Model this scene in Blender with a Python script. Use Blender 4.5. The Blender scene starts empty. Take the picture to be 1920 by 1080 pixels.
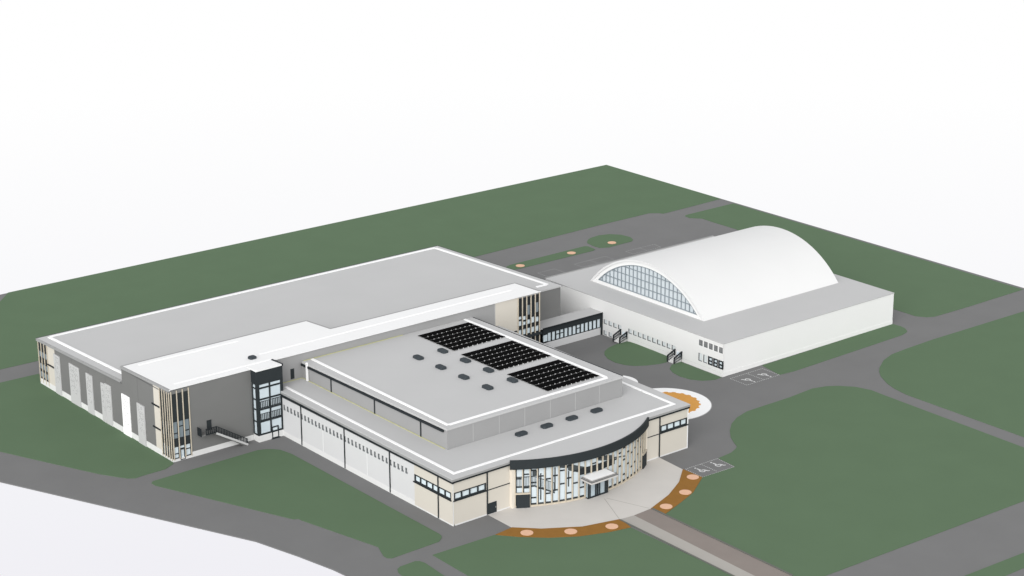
import bpy, bmesh, math
from mathutils import Vector, Matrix
C = bpy.context.scene.collection
sc = bpy.context.scene

# ------------------------------------------------------------------ terrain height
def sm(t):
    t = min(1.0, max(0.0, t)); return t*t*(3-2*t)
def gz(x, y):
    z = -0.7*sm((y-45.0)/7.0)*sm((x-50)/14.0)*sm((76-y)/3.0)*sm((96-x)/8.0)
    return z

KT, KW = .84, .8            # how much of a measured colour is the surface's own, lying and upright
SUNEL, SUNS, SUNA, SKYV, SUNAZ = 31, 1.2, 45, .28, 54
# ------------------------------------------------------------------ materials
MATS = {}
def mat(name, col, rough=0.75, noise=0.0, scale=0.4, spec=0.25, metal=0.0, mix=None, transp=0.0, bump=0.0):
    """procedural surface: base colour with a little large-scale mottling"""
    m = bpy.data.materials.new(name); m.use_nodes = True
    nt = m.node_tree; b = nt.nodes['Principled BSDF']; out = nt.nodes['Material Output']
    b.inputs['Roughness'].default_value = rough
    b.inputs['Specular IOR Level'].default_value = spec
    b.inputs['Metallic'].default_value = metal
    tc = nt.nodes.new('ShaderNodeTexCoord')
    nz = nt.nodes.new('ShaderNodeTexNoise'); nz.inputs['Scale'].default_value = scale; nz.inputs['Detail'].default_value = 6
    nt.links.new(tc.outputs['Object'], nz.inputs['Vector'])
    rp = nt.nodes.new('ShaderNodeValToRGB')
    lo = tuple(c*(1-noise) for c in col); hi = tuple(min(1.0, c*(1+noise)) for c in col)
    if mix: lo, hi = col, mix
    rp.color_ramp.elements[0].position = 0.3; rp.color_ramp.elements[0].color = (*lo, 1)
    rp.color_ramp.elements[1].position = 0.7; rp.color_ramp.elements[1].color = (*hi, 1)
    nt.links.new(nz.outputs['Fac'], rp.inputs['Fac']); nt.links.new(rp.outputs['Color'], b.inputs['Base Color'])
    if bump:
        n2 = nt.nodes.new('ShaderNodeTexNoise'); n2.inputs['Scale'].default_value = 9.0; n2.inputs['Detail'].default_value = 4
        nt.links.new(tc.outputs['Object'], n2.inputs['Vector'])
        bp = nt.nodes.new('ShaderNodeBump'); bp.inputs['Strength'].default_value = bump; bp.inputs['Distance'].default_value = 0.05
        nt.links.new(n2.outputs['Fac'], bp.inputs['Height']); nt.links.new(bp.outputs['Normal'], b.inputs['Normal'])
    if transp:
        t = nt.nodes.new('ShaderNodeBsdfTransparent'); mx = nt.nodes.new('ShaderNodeMixShader')
        mx.inputs['Fac'].default_value = transp
        nt.links.new(b.outputs[0], mx.inputs[1]); nt.links.new(t.outputs[0], mx.inputs[2]); nt.links.new(mx.outputs[0], out.inputs['Surface'])
    MATS[name] = m
    return m
def lin(r, g, b, k=1.0):
    f = lambda v: ((v/255+0.055)/1.055)**2.4 if v > 10 else v/255/12.92
    return (min(.95, f(r)*k), min(.95, f(g)*k), min(.95, f(b)*k))

GROUND = mat('earth', lin(105, 98, 88), noise=.06)
ASPH = mat('asphalt', lin(121, 121, 121, KT), .9, .03, .15, .1, bump=.05)
GRASS = mat('grass', lin(96, 117, 92, KT), .95, .02, .12, .05, bump=.1)
PLAZA = mat('plaza_paving', lin(201, 197, 192, KT*1.08), .8, .02, .3)
PATHL = mat('light_paving', lin(172, 168, 162, KT), .8, .02, .3)
PATHD = mat('brown_paving', lin(139, 130, 124, KT), .8, .03, .3)
KERB = mat('kerb_concrete', lin(104, 106, 100, KT), .85, .03)
SOIL = mat('bark_mulch', lin(146, 103, 45, KT), .95, .05, .8, bump=.15)
PEACH = mat('peach_gravel', lin(228, 184, 154, KT), .9, .03, 1.5)
ORANGE = mat('orange_rubber', lin(214, 156, 78, KT), .9, .03, .6)
WHITEP = mat('white_paving', lin(241, 241, 241, KT*1.08), .8, .01)
PORCHG = mat('porch_glass', lin(184, 198, 206, KW*1.15), .12, .06, .8, .4, transp=.15)
PAINTW = mat('worn_road_paint', (.42, .42, .42), .8, .03)
PAINT = mat('road_paint', (.6, .6, .6), .7, .03)
ROOFG = mat('grey_roof_felt', lin(192, 192, 192, KT), .85, .015, .1)
ROOFW = mat('white_roof_membrane', lin(240, 240, 240, KT), .8, .01, .1)
ROOFB = mat('white_roof_upstand', (.8, .8, .8), .7, .01)
VAULT = mat('white_vault_membrane', (.625, .625, .622), .75, .01, .1)
WHITE = mat('white_cladding', lin(218, 218, 219, KW), .7, .01, .2)
PLINTH = mat('white_plinth', lin(232, 232, 231, KW*.98), .8, .01, .3)
HALLW = mat('white_render', lin(237, 237, 236, KW*1.05), .8, .008, .2)
DGREY = mat('dark_grey_cladding', lin(132, 132, 131, KW*.86), .7, .02, .3)
MGREY = mat('mid_grey_cladding', lin(172, 172, 172, KW*.86), .7, .015, .3)
BEIGE = mat('beige_cladding', lin(219, 213, 202, KW*.97), .75, .012, .3)
CREAM = mat('cream_pier', lin(236, 228, 214, KW), .75, .012, .3)
ANTH = mat('anthracite_metal', lin(62, 68, 71, KW*.66), .7, .03, .5, .12)
ANTHD = mat('near_black_metal', lin(48, 53, 56, KW*.85), .7, .03, .5, .1)
CANO = mat('canopy_grey', lin(205, 203, 200, KW), .7, .02, .5)
EAVE = mat('grey_eave', lin(160, 160, 160, KW), .7, .02, .3)
SEAM = mat('pale_joint', (.75, .75, .75), .7)
SEAMP = mat('perforation_grey', lin(150, 150, 150, KW), .7)  # even grey of the perforation patches
SEAML = mat('light_joint', lin(186, 186, 186, KW), .7)
SEAMD = mat('dark_joint', lin(110, 110, 110, KW), .7)
WOOD = mat('larch_batten', lin(212, 201, 182, KW*.95), .75, .05, 1.2)
YELL = mat('yellow_line', lin(205, 205, 140, KT), .7, .03)
SOLAR = mat('solar_cell', (.006, .006, .006), .8, .05, 1.0, .0)
SOLARF = mat('solar_clip', (.55, .55, .55), .6)
HATCH = mat('grey_hatch', lin(66, 72, 76, KT), .8, .03, .8, .08)
PANE = mat('pale_glass', lin(218, 230, 236, KW*1.15), .12, .03, .5, .5)
PANEG = mat('grey_glass', lin(140, 152, 160, KW), .12, .05, .5, .5)
PANEW = mat('white_glass', lin(230, 236, 238, KW*1.02), .2, .02, .5, .4)
ARCHF = mat('arch_frame_grey', lin(146, 156, 162, KW), .7, .02, .5, .1)
GLASSH = mat('hall_glass', lin(224, 232, 237, KW*1.15), .15, .02, .3, .4, transp=.2)
GLASS = mat('clear_glass', lin(218, 230, 237, KW*1.22), .12, .02, .5, .4, transp=.22)
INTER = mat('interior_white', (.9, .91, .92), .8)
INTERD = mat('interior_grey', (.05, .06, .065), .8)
LOUV = mat('louvre_grey', lin(112, 116, 118, KW), .6, .05, 2)
PERF = mat('perforated_grey', lin(200, 200, 200, KW), .7, .02)
PERFW = mat('perforated_white', (.9, .9, .9), .7, .02)

# ------------------------------------------------------------------ mesh builder
class MB:
    def __init__(s): s.v = []; s.f = []
    def face(s, pts):
        b = len(s.v); s.v += [tuple(p) for p in pts]; s.f.append(tuple(range(b, b+len(pts)))); return s
    def hexa(s, b4, t4):
        b = len(s.v); s.v += [tuple(p) for p in b4]+[tuple(p) for p in t4]
        s.f += [(b+3, b+2, b+1, b), (b+4, b+5, b+6, b+7)] + [(b+i, b+(i+1) % 4, b+4+(i+1) % 4, b+4+i) for i in range(4)]; return s
    def box(s, x0, x1, y0, y1, z0, z1):
        q = [(x0, y0), (x1, y0), (x1, y1), (x0, y1)]
        return s.hexa([(x, y, z0) for x, y in q], [(x, y, z1) for x, y in q])
    def prism(s, poly, z0, z1):
        """poly in plan; z0, z1 numbers or functions of (x, y)"""
        f0 = z0 if callable(z0) else (lambda x, y: z0); f1 = z1 if callable(z1) else (lambda x, y: z1)
        n = len(poly); b = len(s.v)
        s.v += [(x, y, f0(x, y)) for x, y in poly]+[(x, y, f1(x, y)) for x, y in poly]
        s.f += [tuple(range(b+n-1, b-1, -1)), tuple(range(b+n, b+2*n))]+[(b+i, b+(i+1) % n, b+n+(i+1) % n, b+n+i) for i in range(n)]; return s
    def bar(s, p, q, w, h=None):
        """rectangular bar from p to q: w across, h in the other direction"""
        h = h or w; p = Vector(p); q = Vector(q); d = (q-p).normalized()
        a = Vector((0, 0, 1)) if abs(d.z) < .9 else Vector((1, 0, 0))
        u = d.cross(a).normalized(); v = u.cross(d).normalized(); u *= w/2; v *= h/2
        return s.hexa([p-u-v, p+u-v, p+u+v, p-u+v], [q-u-v, q+u-v, q+u+v, q-u+v])
    def build(s, name, m, parent=None, smooth=False):
        me = bpy.data.meshes.new(name)
        off = parent_world(parent) if parent else Vector((0, 0, 0))
        me.from_pydata([tuple(Vector(p)-off) for p in s.v], [], s.f)
        bm = bmesh.new(); bm.from_mesh(me); bmesh.ops.recalc_face_normals(bm, faces=bm.faces[:]); bm.to_mesh(me); bm.free()
        if smooth:
            for p in me.polygons: p.use_smooth = True
        me.materials.append(m)
        o = bpy.data.objects.new(name, me); C.objects.link(o)
        if parent: o.parent = parent
        return o
def parent_world(o):
    v = Vector((0, 0, 0))
    while o: v = v+o.location; o = o.parent
    return v
def thing(name, label, cat, loc, group=None):
    o = bpy.data.objects.new(name, None); C.objects.link(o); o.location = loc; o.empty_display_size = .5
    return tag(o, label, cat, group)
def tag(o, label, cat, group=None):
    o['label'] = label; o['category'] = cat
    if group: o['group'] = group
    return o
def recentre(o, p):
    """moves a mesh thing's origin to p"""
    o.data.transform(Matrix.Translation(-Vector(p))); o.location = p; return o

# one facade's coordinates: axis 'x' faces -x, axis 'y' faces -y; u runs along it, w goes inward
def fp(ax, c, u, w, z): return (c+w, u, z) if ax == 'x' else (u, c+w, z)
def fbox(mb, ax, c, u0, u1, w0, w1, z0, z1):
    q = [(u0, w0), (u1, w0), (u1, w1), (u0, w1)]
    return mb.hexa([fp(ax, c, u, w, z0) for u, w in q], [fp(ax, c, u, w, z1) for u, w in q])
def wall(mb, ax, c, u0, u1, z0, z1, holes=(), deep=.25):
    """a facade sheet with real openings and their reveals; z0, z1 numbers or functions of u"""
    f0 = z0 if callable(z0) else (lambda u: z0); f1 = z1 if callable(z1) else (lambda u: z1)
    us = sorted({u0, u1, *[h[0] for h in holes], *[h[1] for h in holes]})
    for a, b in zip(us, us[1:]):
        hs = sorted((h[2], h[3]) for h in holes if h[0] <= a+1e-6 and h[1] >= b-1e-6)
        zl = (f0(a), f0(b))
        for h in hs+[None]:
            zt = (h[0], h[0]) if h else (f1(a), f1(b))
            if zt[0] > zl[0]+1e-6 or zt[1] > zl[1]+1e-6:
                mb.face([fp(ax, c, a, 0, zl[0]), fp(ax, c, b, 0, zl[1]), fp(ax, c, b, 0, zt[1]), fp(ax, c, a, 0, zt[0])])
            if h: zl = (h[1], h[1])
    for a, b, l, h in holes:
        for p, q in (((a, l), (b, l)), ((b, l), (b, h)), ((b, h), (a, h)), ((a, h), (a, l))):
            mb.face([fp(ax, c, p[0], 0, p[1]), fp(ax, c, q[0], 0, q[1]), fp(ax, c, q[0], deep, q[1]), fp(ax, c, p[0], deep, p[1])])
    return mb
def frame(mb, ax, c, u0, u1, z0, z1, t, w0, w1, mull=(), rails=()):
    fbox(mb, ax, c, u0, u0+t, w0, w1, z0, z1); fbox(mb, ax, c, u1-t, u1, w0, w1, z0, z1)
    fbox(mb, ax, c, u0+t, u1-t, w0, w1, z0, z0+t); fbox(mb, ax, c, u0+t, u1-t, w0, w1, z1-t, z1)
    for u in mull: fbox(mb, ax, c, u-t/2, u+t/2, w0+.01, w1-.01, z0+t, z1-t)
    for z in rails: fbox(mb, ax, c, u0+t, u1-t, w0+.015, w1-.015, z-t/2, z+t/2)
    return mb
def window(parent, ax, c, u0, u1, z0, z1, t, w0=.05, w1=.2, mull=(), rails=(), fm=None, pm=None, name='window'):
    o = frame(MB(), ax, c, u0, u1, z0, z1, t, w0, w1, mull, rails).build(name, fm or ANTH, parent)
    p = MB().face([fp(ax, c, u0+t*.5, w1-.04, z0+t*.5), fp(ax, c, u1-t*.5, w1-.04, z0+t*.5), fp(ax, c, u1-t*.5, w1-.04, z1-t*.5), fp(ax, c, u0+t*.5, w1-.04, z1-t*.5)])
    p.build('pane', pm or PANE, o)
    return o

# ------------------------------------------------------------------ the ground
CUTS = [(0, v) for v in (50, 52, 54, 56, 58, 60, 62, 64, 78.9, 88, 92, 96)]+[(1, v) for v in (45, 46.2, 47.5, 49, 50.5, 52, 73, 74.5, 76)]
def sheet(name, poly, m, lift, skirt=None, step=None):
    """a flat lying sheet that follows the terrain, with a skirt down to the layer below"""
    return sheets(name, [poly], m, lift, skirt)
def sheets(name, polys, m, lift, skirt=None):
    bm = bmesh.new()
    for poly in polys:
        bm.faces.new([bm.verts.new((x, y, 0)) for x, y in poly])
    bmesh.ops.triangulate(bm, faces=bm.faces[:])
    for i, v in CUTS:
        n = (1, 0, 0) if i == 0 else (0, 1, 0); co = (v, 0, 0) if i == 0 else (0, v, 0)
        bmesh.ops.bisect_plane(bm, geom=bm.verts[:]+bm.edges[:]+bm.faces[:], plane_co=co, plane_no=n)
    bmesh.ops.recalc_face_normals(bm, faces=bm.faces[:])
    if sum(f.normal.z for f in bm.faces) < 0: bmesh.ops.reverse_faces(bm, faces=bm.faces[:])
    edges = [e for e in bm.edges if e.is_boundary]
    for v in bm.verts: v.co.z = gz(v.co.x, v.co.y)+lift
    if skirt:
        r = bmesh.ops.extrude_edge_only(bm, edges=edges)
        for v in r['geom']:
            if isinstance(v, bmesh.types.BMVert): v.co.z -= skirt
    me = bpy.data.meshes.new(name); bm.to_mesh(me); bm.free(); me.materials.append(m)
    o = bpy.data.objects.new(name, me); C.objects.link(o); return o
SLAB = [(-86, 152.6), (166.42, 152.45), (165.7, -72), (-9, -72), (-17, -40), (-22.77, -3.87), (-23.09, -.84), (-24.57, 6.27), (-26.74, 14.86), (-47.03, 61.12)]
o = sheet('ground', SLAB, ASPH, -.03, .12); o['kind'] = 'structure'
o = sheet('road', SLAB, ASPH, 0.0, .03); o['kind'] = 'structure'
LAWNS = [[(-1.61, 152.61), (166.35, 152.38), (166.09, 109.84), (146.27, 109.11), (145.74, 110.21), (143.85, 111.59), (127.4, 111.46), (92.4, 110.28), (-15.95, 110.18), (-23.56, 110.35), (-26.79, 110.39), (-24.02, 123.42), (-17.78, 134.53), (-11.37, 142.1), (-5.6, 148.06), (-3.01, 150.97)],
 [(-26.72, 103.73), (-18.92, 103.55), (-20.79, 98.49), (-20.95, 50.02), (-21.23, 49.52), (-23.41, 48.37), (-27.95, 48.33), (-29.13, 48.16), (-30.14, 48.84), (-31.47, 50.93), (-32.98, 53.61), (-36.82, 62.3), (-41.39, 72.94), (-45.09, 81.82), (-35.22, 103.56)],
 [(-28.15, 44.6), (-27.61, 45.21), (-26.99, 45.26), (-8.41, 45.59), (-7.12, 45.6), (-5.69, 45.0), (-4.77, 44.25), (-4.04, 43.22), (-3.53, 40.53), (-3.39, -0.77), (-3.53, -1.65), (-4.0, -2.27), (-5.12, -3.08), (-14.09, -3.26), (-14.65, -2.8), (-14.66, -1.84), (-13.44, 1.27), (-17.13, 16.86), (-17.13, 17.63), (-17.92, 18.02), (-28.08, 43.33)],
 [(-15.67, -6.81), (-14.88, -6.39), (-11.96, -6.31), (-11.46, -6.71), (-11.22, -7.74), (-11.61, -13.0), (-11.8, -21.81), (-17.24, -23.84), (-16.58, -10.08), (-16.23, -7.84)],
 [(-8.7, -6.23), (2.95, -6.58), (5.33, -9.53), (8.76, -12.72), (12.7, -15.31), (17.28, -17.07), (21.08, -17.9), (21.37, -39.98), (21.35, -48.27), (-1.63, -44.91), (-8.22, -24.74), (-8.86, -15.25), (-8.72, -7.06)],
 [(28.53, -17.68), (33.4, -16.01), (37.83, -14.34), (41.99, -11.69), (43.33, -10.8), (50.73, -11.04), (51.07, -6.65), (54.46, -6.27), (56.43, -5.45), (57.26, -4.81), (57.88, -3.56), (59.28, -1.28), (61.28, 0.95), (63.9, 3.11), (66.67, 4.57), (70.0, 5.5), (73.65, 5.54), (80.95, 5.52), (87.47, 6.0), (90.33, 5.19), (92.18, 3.99), (94.25, 1.57), (95.25, -1.45), (95.12, -4.34), (94.57, -36.3), (94.6, -43.97), (85.79, -50.53), (76.53, -50.21), (31.93, -48.62), (26.72, -48.44), (28.18, -45.56)],
 [(165.5, 8.7), (153.44, 9.1), (136.37, 9.41), (125.76, 9.6), (117.6, 9.37), (112.79, 9.01), (109.11, 7.79), (105.38, 5.54), (103.8, 4.22), (102.26, 2.53), (100.17, -0.86), (99.1, -3.69), (98.45, -7.07), (98.39, -33.36), (98.16, -53.02), (165.5, -53.0)],
 [(165.46, 104.92), (149.66, 104.82), (148.76, 104.37), (148.46, 102.42), (150.45, 100.19), (150.27, 96.41), (150.27, 88.76), (134.07, 26.81), (134.03, 21.14), (135.29, 19.24), (136.88, 18.5), (141.68, 18.34), (147.22, 18.21), (164.95, 18.26)],
 [(89.21, 20.48), (88.1, 14.89), (91.76, 14.48), (122.79, 15.19), (124.74, 15.64), (125.65, 16.14), (126.56, 17.48), (126.86, 18.7), (126.71, 20.94)],
 [(79.21, 47.41), (78.03, 47.67), (75.82, 47.28), (73.46, 46.58), (71.36, 45.37), (70.18, 44.03), (69.15, 41.97), (68.79, 39.39), (69.33, 37.2), (70.5, 35.61), (72.29, 34.46), (74.82, 33.48), (76.6, 33.29), (78.87, 35.59)],
 [(78.68, 32.41), (75.91, 31.41), (74.5, 30.34), (73.52, 28.43), (73.12, 26.1), (73.53, 23.6), (74.8, 21.79), (76.75, 20.71), (78.75, 20.74)],
 [(89.88, 99.53), (92.22, 100.48), (113.28, 100.81), (114.21, 100.79), (114.78, 100.16), (114.52, 97.43), (113.42, 96.95), (91.92, 97.05), (89.81, 97.58)],
 [(117.28, 103.42), (118.4, 104.3), (119.6, 104.87), (122.4, 105.23), (124.89, 104.4), (126.65, 102.34), (127.04, 99.58), (126.12, 97.56), (124.94, 96.85), (121.69, 96.8), (118.02, 96.64), (116.04, 97.57), (115.89, 99.81), (116.37, 102.37)],
 [(60.99, -62.2), (47.83, -61.63), (35.47, -61.13), (40.22, -65.02), (52.45, -65.41), (56.75, -65.47), (78.08, -67.22), (83.95, -63.06)]]
o = sheets('grass', LAWNS, GRASS, .06, .07); o['kind'] = 'stuff'
PLZ = [(6.85, 0.09), (6.77, -6.18), (10.02, -9.47), (15.47, -12.92), (21.85, -14.47), (24.78, -14.81), (28.34, -14.54), (34.15, -12.51), (39.0, -9.78), (43.17, -6.3), (43.6, -0.07)]
o = sheet('plaza', PLZ, PLAZA, .02, .03); o['kind'] = 'structure'
# faint joints in the plaza running from the porch to the path
mb = MB()
mb.bar((25.2, -7.0, .022), (21.9, -14.2, .022), .12, .006); mb.bar((25.6, -7.0, .022), (28.2, -14.3, .022), .12, .006)
o = mb.build('plaza_joint', PATHL); o['kind'] = 'structure'
o = sheet('path', [(21.84, -14.54), (24.54, -14.82), (23.86, -42.02), (23.71, -48.65), (21.49, -47.06), (21.46, -40.06)], PATHL, .03, .04); o['kind'] = 'structure'
o = sheet('path', [(24.54, -14.82), (28.3, -14.58), (28.06, -45.46), (28.02, -50.4), (23.71, -48.65), (23.86, -42.02)], PATHD, .034, .04); o['kind'] = 'structure'
mb = MB()
mb.bar((21.66, -14.7, .06), (21.35, -40, .06), .3, .14); mb.bar((21.35, -40, .06), (21.35, -48, .06), .3, .14)
mb.bar((28.5, -14.7, .06), (28.25, -45.5, .06), .3, .14)
o = mb.build('kerb', KERB); o['kind'] = 'structure'
for poly, lab in (([(3.14, -6.61), (6.77, -6.18), (10.02, -9.47), (15.47, -12.92), (21.82, -14.52), (21.15, -17.83), (17.38, -17.02), (12.73, -15.22), (8.8, -12.65), (5.39, -9.46)], 'curved brown planting bed on the front edge of the pale plaza, nearest the viewer'),
                  ([(28.33, -14.61), (34.15, -12.51), (39.0, -9.78), (43.17, -6.3), (43.33, -10.8), (42.06, -11.61), (37.86, -14.31), (33.43, -15.98), (28.47, -17.62)], 'curved brown planting bed on the far side of the path, beside the parking bays')):
    o = sheet('planting_bed', poly, SOIL, .09, .12); tag(o, lab, 'planting bed', 'brown planting beds round the plaza'); recentre(o, (poly[2][0], poly[2][1], 0))
def disc(mb, x, y, r, z0, z1, n=36):
    return mb.prism([(x+r*math.cos(2*math.pi*k/n), y+r*math.sin(2*math.pi*k/n)) for k in range(n)], z0, z1)
for x, y, r, lab in (
    (7.26, -9.24, 1.0, 'peach round disc in the front brown bed, farthest from the path'),
    (12.81, -13.18, 1.0, 'peach round disc in the middle of the front brown bed'),
    (18.98, -15.8, 1.0, 'peach round disc in the front brown bed, next to the path'),
    (30.68, -15.63, 1.0, 'peach round disc in the far brown bed, next to the path'),
    (36.89, -13.51, 1.0, 'peach round disc in the middle of the far brown bed'),
    (42.11, -9.8, 1.0, 'peach round disc in the far brown bed, next to the parking bays'),
    (93.62, 98.51, .98, 'peach round disc on the long grass strip, close to the flat grey roof'),
    (108.46, 98.62, .98, 'peach round disc on the long grass strip, close to its far tip'),
    (120.7, 98.8, .98, 'peach round disc on the rounded grass island behind the vaulted hall')):
    o = disc(MB(), 0, 0, r, 0, .06).build('ground_disc', PEACH); o.location = (x, y, gz(x, y)+.07)
    tag(o, lab, 'disc', 'peach discs in the beds and grass islands')
# round seating areas between the buildings
t = thing('round_terrace', 'round white paved terrace with a scalloped orange surface in its middle', 'terrace', (61.4, 17.2, 0))
disc(MB(), 61.4, 17.2, 8.05, 0, .1, 72).build('paving', WHITEP, t)
mb = MB(); n = 144; R = []
for k in range(n):
    a = 2*math.pi*k/n; r = 5.5+.22*(1 if math.sin(a*22) > .2 else -.25)
    R.append((61.9+r*math.cos(a), 17.1+r*math.sin(a)))
mb.prism(R, .1, .16).build('orange_surface', ORANGE, t)
mb = MB()
for k in range(72):
    a, b = 2*math.pi*k/72, 2*math.pi*(k+1)/72
    p = [(61.4+r*math.cos(q), 17.2+r*math.sin(q)) for r, q in ((8.05, a), (8.05, b), (8.2, b), (8.2, a))]
    mb.prism(p, 0, .06)
mb.build('edging', EAVE, t)
t = thing('round_terrace', 'small white round paved area just beyond the corner of the upper grey roof', 'terrace', (62, 31, 0))
disc(MB(), 62, 31, 3.75, 0, .1, 60).build('paving', WHITEP, t)
# painted parking bays
def dashes(mb, p, q, n, w=.11, duty=.45):
    p = Vector(p); q = Vector(q); d = (q-p)/n
    for k in range(n):
        a = p+d*k; b = a+d*duty; mb.bar((a.x, a.y, gz(a.x, a.y)+.006), (b.x, b.y, gz(b.x, b.y)+.006), w, .008)
def wheelchair(mb, x, y, sx, sy):
    """the painted accessible-parking figure: wheel arc, back, seat and leg, head"""
    P = lambda a, b: (x+a*sx, y+b*sy, .006)
    for k in range(7):
        a0, a1 = math.radians(100+k*34), math.radians(100+(k+1)*34)
        mb.bar(P(.5*math.cos(a0), .5*math.sin(a0)), P(.5*math.cos(a1), .5*math.sin(a1)), .2, .008)
    mb.bar(P(-.1, 1.15), P(0, .2), .26, .008); mb.bar(P(0, .2), P(.55, .1), .24, .008); mb.bar(P(.55, .1), P(.85, -.75), .24, .008); mb.bar(P(.85, -.75), P(1.15, -.65), .2, .008)
    mb.bar(P(-.2, 1.35), P(-.12, 1.65), .3, .008)
def bay(poly, mids, figs, n1, n2, m=PAINT):
    mb = MB()
    for k in range(4): dashes(mb, poly[k], poly[(k+1) % 4], n1 if k % 2 == 0 else n2)
    for p, q in mids: dashes(mb, p, q, n2)
    for f in figs: wheelchair(mb, *f)
    o = mb.build('parking_marking', m); o['kind'] = 'structure'
bay([(79.6, 19.36), (88.1, 19.38), (88.1, 14.9), (79.6, 14.94)], [((83.95, 19.06), (84.05, 14.9))], [(81.8, 16.9, -.9, -1), (86.1, 16.9, -.9, -1)], 18, 10)
bay([(43.6, -6.46), (50.9, -6.6), (50.6, -10.9), (43.5, -10.7)], [((47.04, -6.5), (47.02, -10.53))], [(45.3, -8.7, .9, 1), (49.0, -8.7, .9, 1)], 16, 10)
bay([(93.4, 92.2), (98.1, 92.2), (98.1, 88.7), (93.4, 88.7)], [], [], 8, 6, PAINTW)
bay([(103.7, 92.1), (112.8, 92.1), (112.8, 89.2), (103.7, 89.2)], [((108.2, 92.1), (108.2, 89.2))], [], 16, 5, PAINTW)
bay([(118.8, 92), (127.5, 92), (127.1, 89.5), (118.8, 89.5)], [((123, 92), (123, 89.5))], [], 12, 5, PAINTW)
# ================================================================== entrance building (front)
F = thing('school_building', 'front building with a curved glazed entrance, solar panels and a raised middle roof', 'building', (25, 25, 0))
ftop = lambda x, y: 8.05+.0045*max(0, y)
# --- long side facing left: white cladding, a row of small windows, beige end bay
WIN = [(11.9+k*1.081, 11.9+k*1.081+.62) for k in range(34)]
wall(MB(), 'x', 0, 10.1, 48.44, .85, 7.55, [(a, b, 4.85, 5.85) for a, b in WIN], .28).build('wall', WHITE, F)
fbox(MB(), 'x', 0, 10.1, 48.44, -.05, .3, -.4, .85).build('plinth', PLINTH, F)
for a, b in WIN:
    o = MB()
    fbox(o, 'x', 0, a+.03, b, .012, .15, 4.85, 5.1); fbox(o, 'x', 0, b-.21, b, .012, .15, 5.1, 5.85)
    o = o.build('window', LOUV, F)
    fbox(MB(), 'x', 0, a, b, .17, .22, 4.85, 5.85).build('pane', WHITE, o)
STR = (.45, 10.06, 4.25, 5.55)
wall(MB(), 'x', 0, 0, 10.1, .22, 7.55, [STR], .22).build('beige_wall', BEIGE, F)
fbox(MB(), 'x', 0, -.03, 10.1, -.03, .3, -.4, .22).build('plinth', PLINTH, F)
window(F, 'x', 0, .45, 10.06, 4.25, 5.55, .2, -.04, .2, [2.1, 3.74, 5.3, 6.9, 8.5], pm=PANE)
fbox(MB(), 'x', 0, .3, 10.3, -.14, -.045, 4.1, 4.3).build('window_sill', ANTHD, F)
for y in (42.6, 29.6, 16.72, 3.74):
    fbox(MB(), 'x', 0, y-.13, y+.13, -.12, -.06, .1, 7.36).build('vertical_trim', ANTH, F)
for y in (36.1, 23.2):
    fbox(MB(), 'x', 0, y-.05, y+.05, -.012, .0, .9, 4.8).build('panel_joint', SEAM, F)
# --- entrance side: beige wings and the curved glass front
S1 = (.2, 6.52, 4.3, 5.6); S2 = (43.85, 49.95, 4.4, 5.68)
wall(MB(), 'y', 0, 0, 11.75, .22, 7.55, [S1], .22).build('beige_wall', BEIGE, F)
wall(MB(), 'y', 0, 39.45, 50.19, .22, 7.55, [S2], .22).build('beige_wall', BEIGE, F)
for a, b in ((0, 11.75), (39.45, 50.19)): fbox(MB(), 'y', 0, a, b, -.03, .3, -.4, .22).build('plinth', PLINTH, F)
window(F, 'y', 0, *S1, .2, -.04, .2, [1.75, 3.35, 4.95]); fbox(MB(), 'y', 0, 0, 6.6, -.14, -.045, 4.14, 4.34).build('window_sill', ANTHD, F)
window(F, 'y', 0, *S2, .2, -.04, .2, [45.4, 46.95, 48.45]); fbox(MB(), 'y', 0, 43.7, 50.19, -.14, -.045, 4.24, 4.44).build('window_sill', ANTHD, F)
for x in (6.73, 43.6): fbox(MB(), 'y', 0, x-.12, x+.12, -.12, -.06, .1, 7.36).build('vertical_trim', ANTH, F)
for a, b, z in ((6.9, 11.5, 4.22), (39.6, 43.45, 4.3)): fbox(MB(), 'y', 0, a, b, -.07, -.01, z-.07, z+.07).build('horizontal_trim', ANTH, F)
d = fbox(MB(), 'y', 0, 6.86, 8.6, -.08, .1, .08, 1.92).build('door', ANTH, F)
fbox(MB(), 'y', 0, 8.35, 8.45, -.14, -.081, .85, 1.1).build('handle', EAVE, d)
MB().face([(50.19, 0, -.4), (50.19, 51.6, -.4), (50.19, 51.6, 8.0), (50.19, 0, 8.0)]).build('wall', WHITE, F)
fbox(MB(), 'y', 0, 49.98, 50.22, -.045, -.031, .0, 7.3).build('corner_trim', SEAM, F)
fbox(MB(), 'y', 0, -.06, .1, -.045, -.031, .0, 7.3).build('corner_trim', PLINTH, F)
CX, CY, RR = 25.9, 19.2, 24.05
TH = math.asin(13.87/RR)
def arc(t, r=RR): a = -TH+2*TH*t; return (CX+r*math.sin(a), CY-r*math.cos(a))
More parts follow.
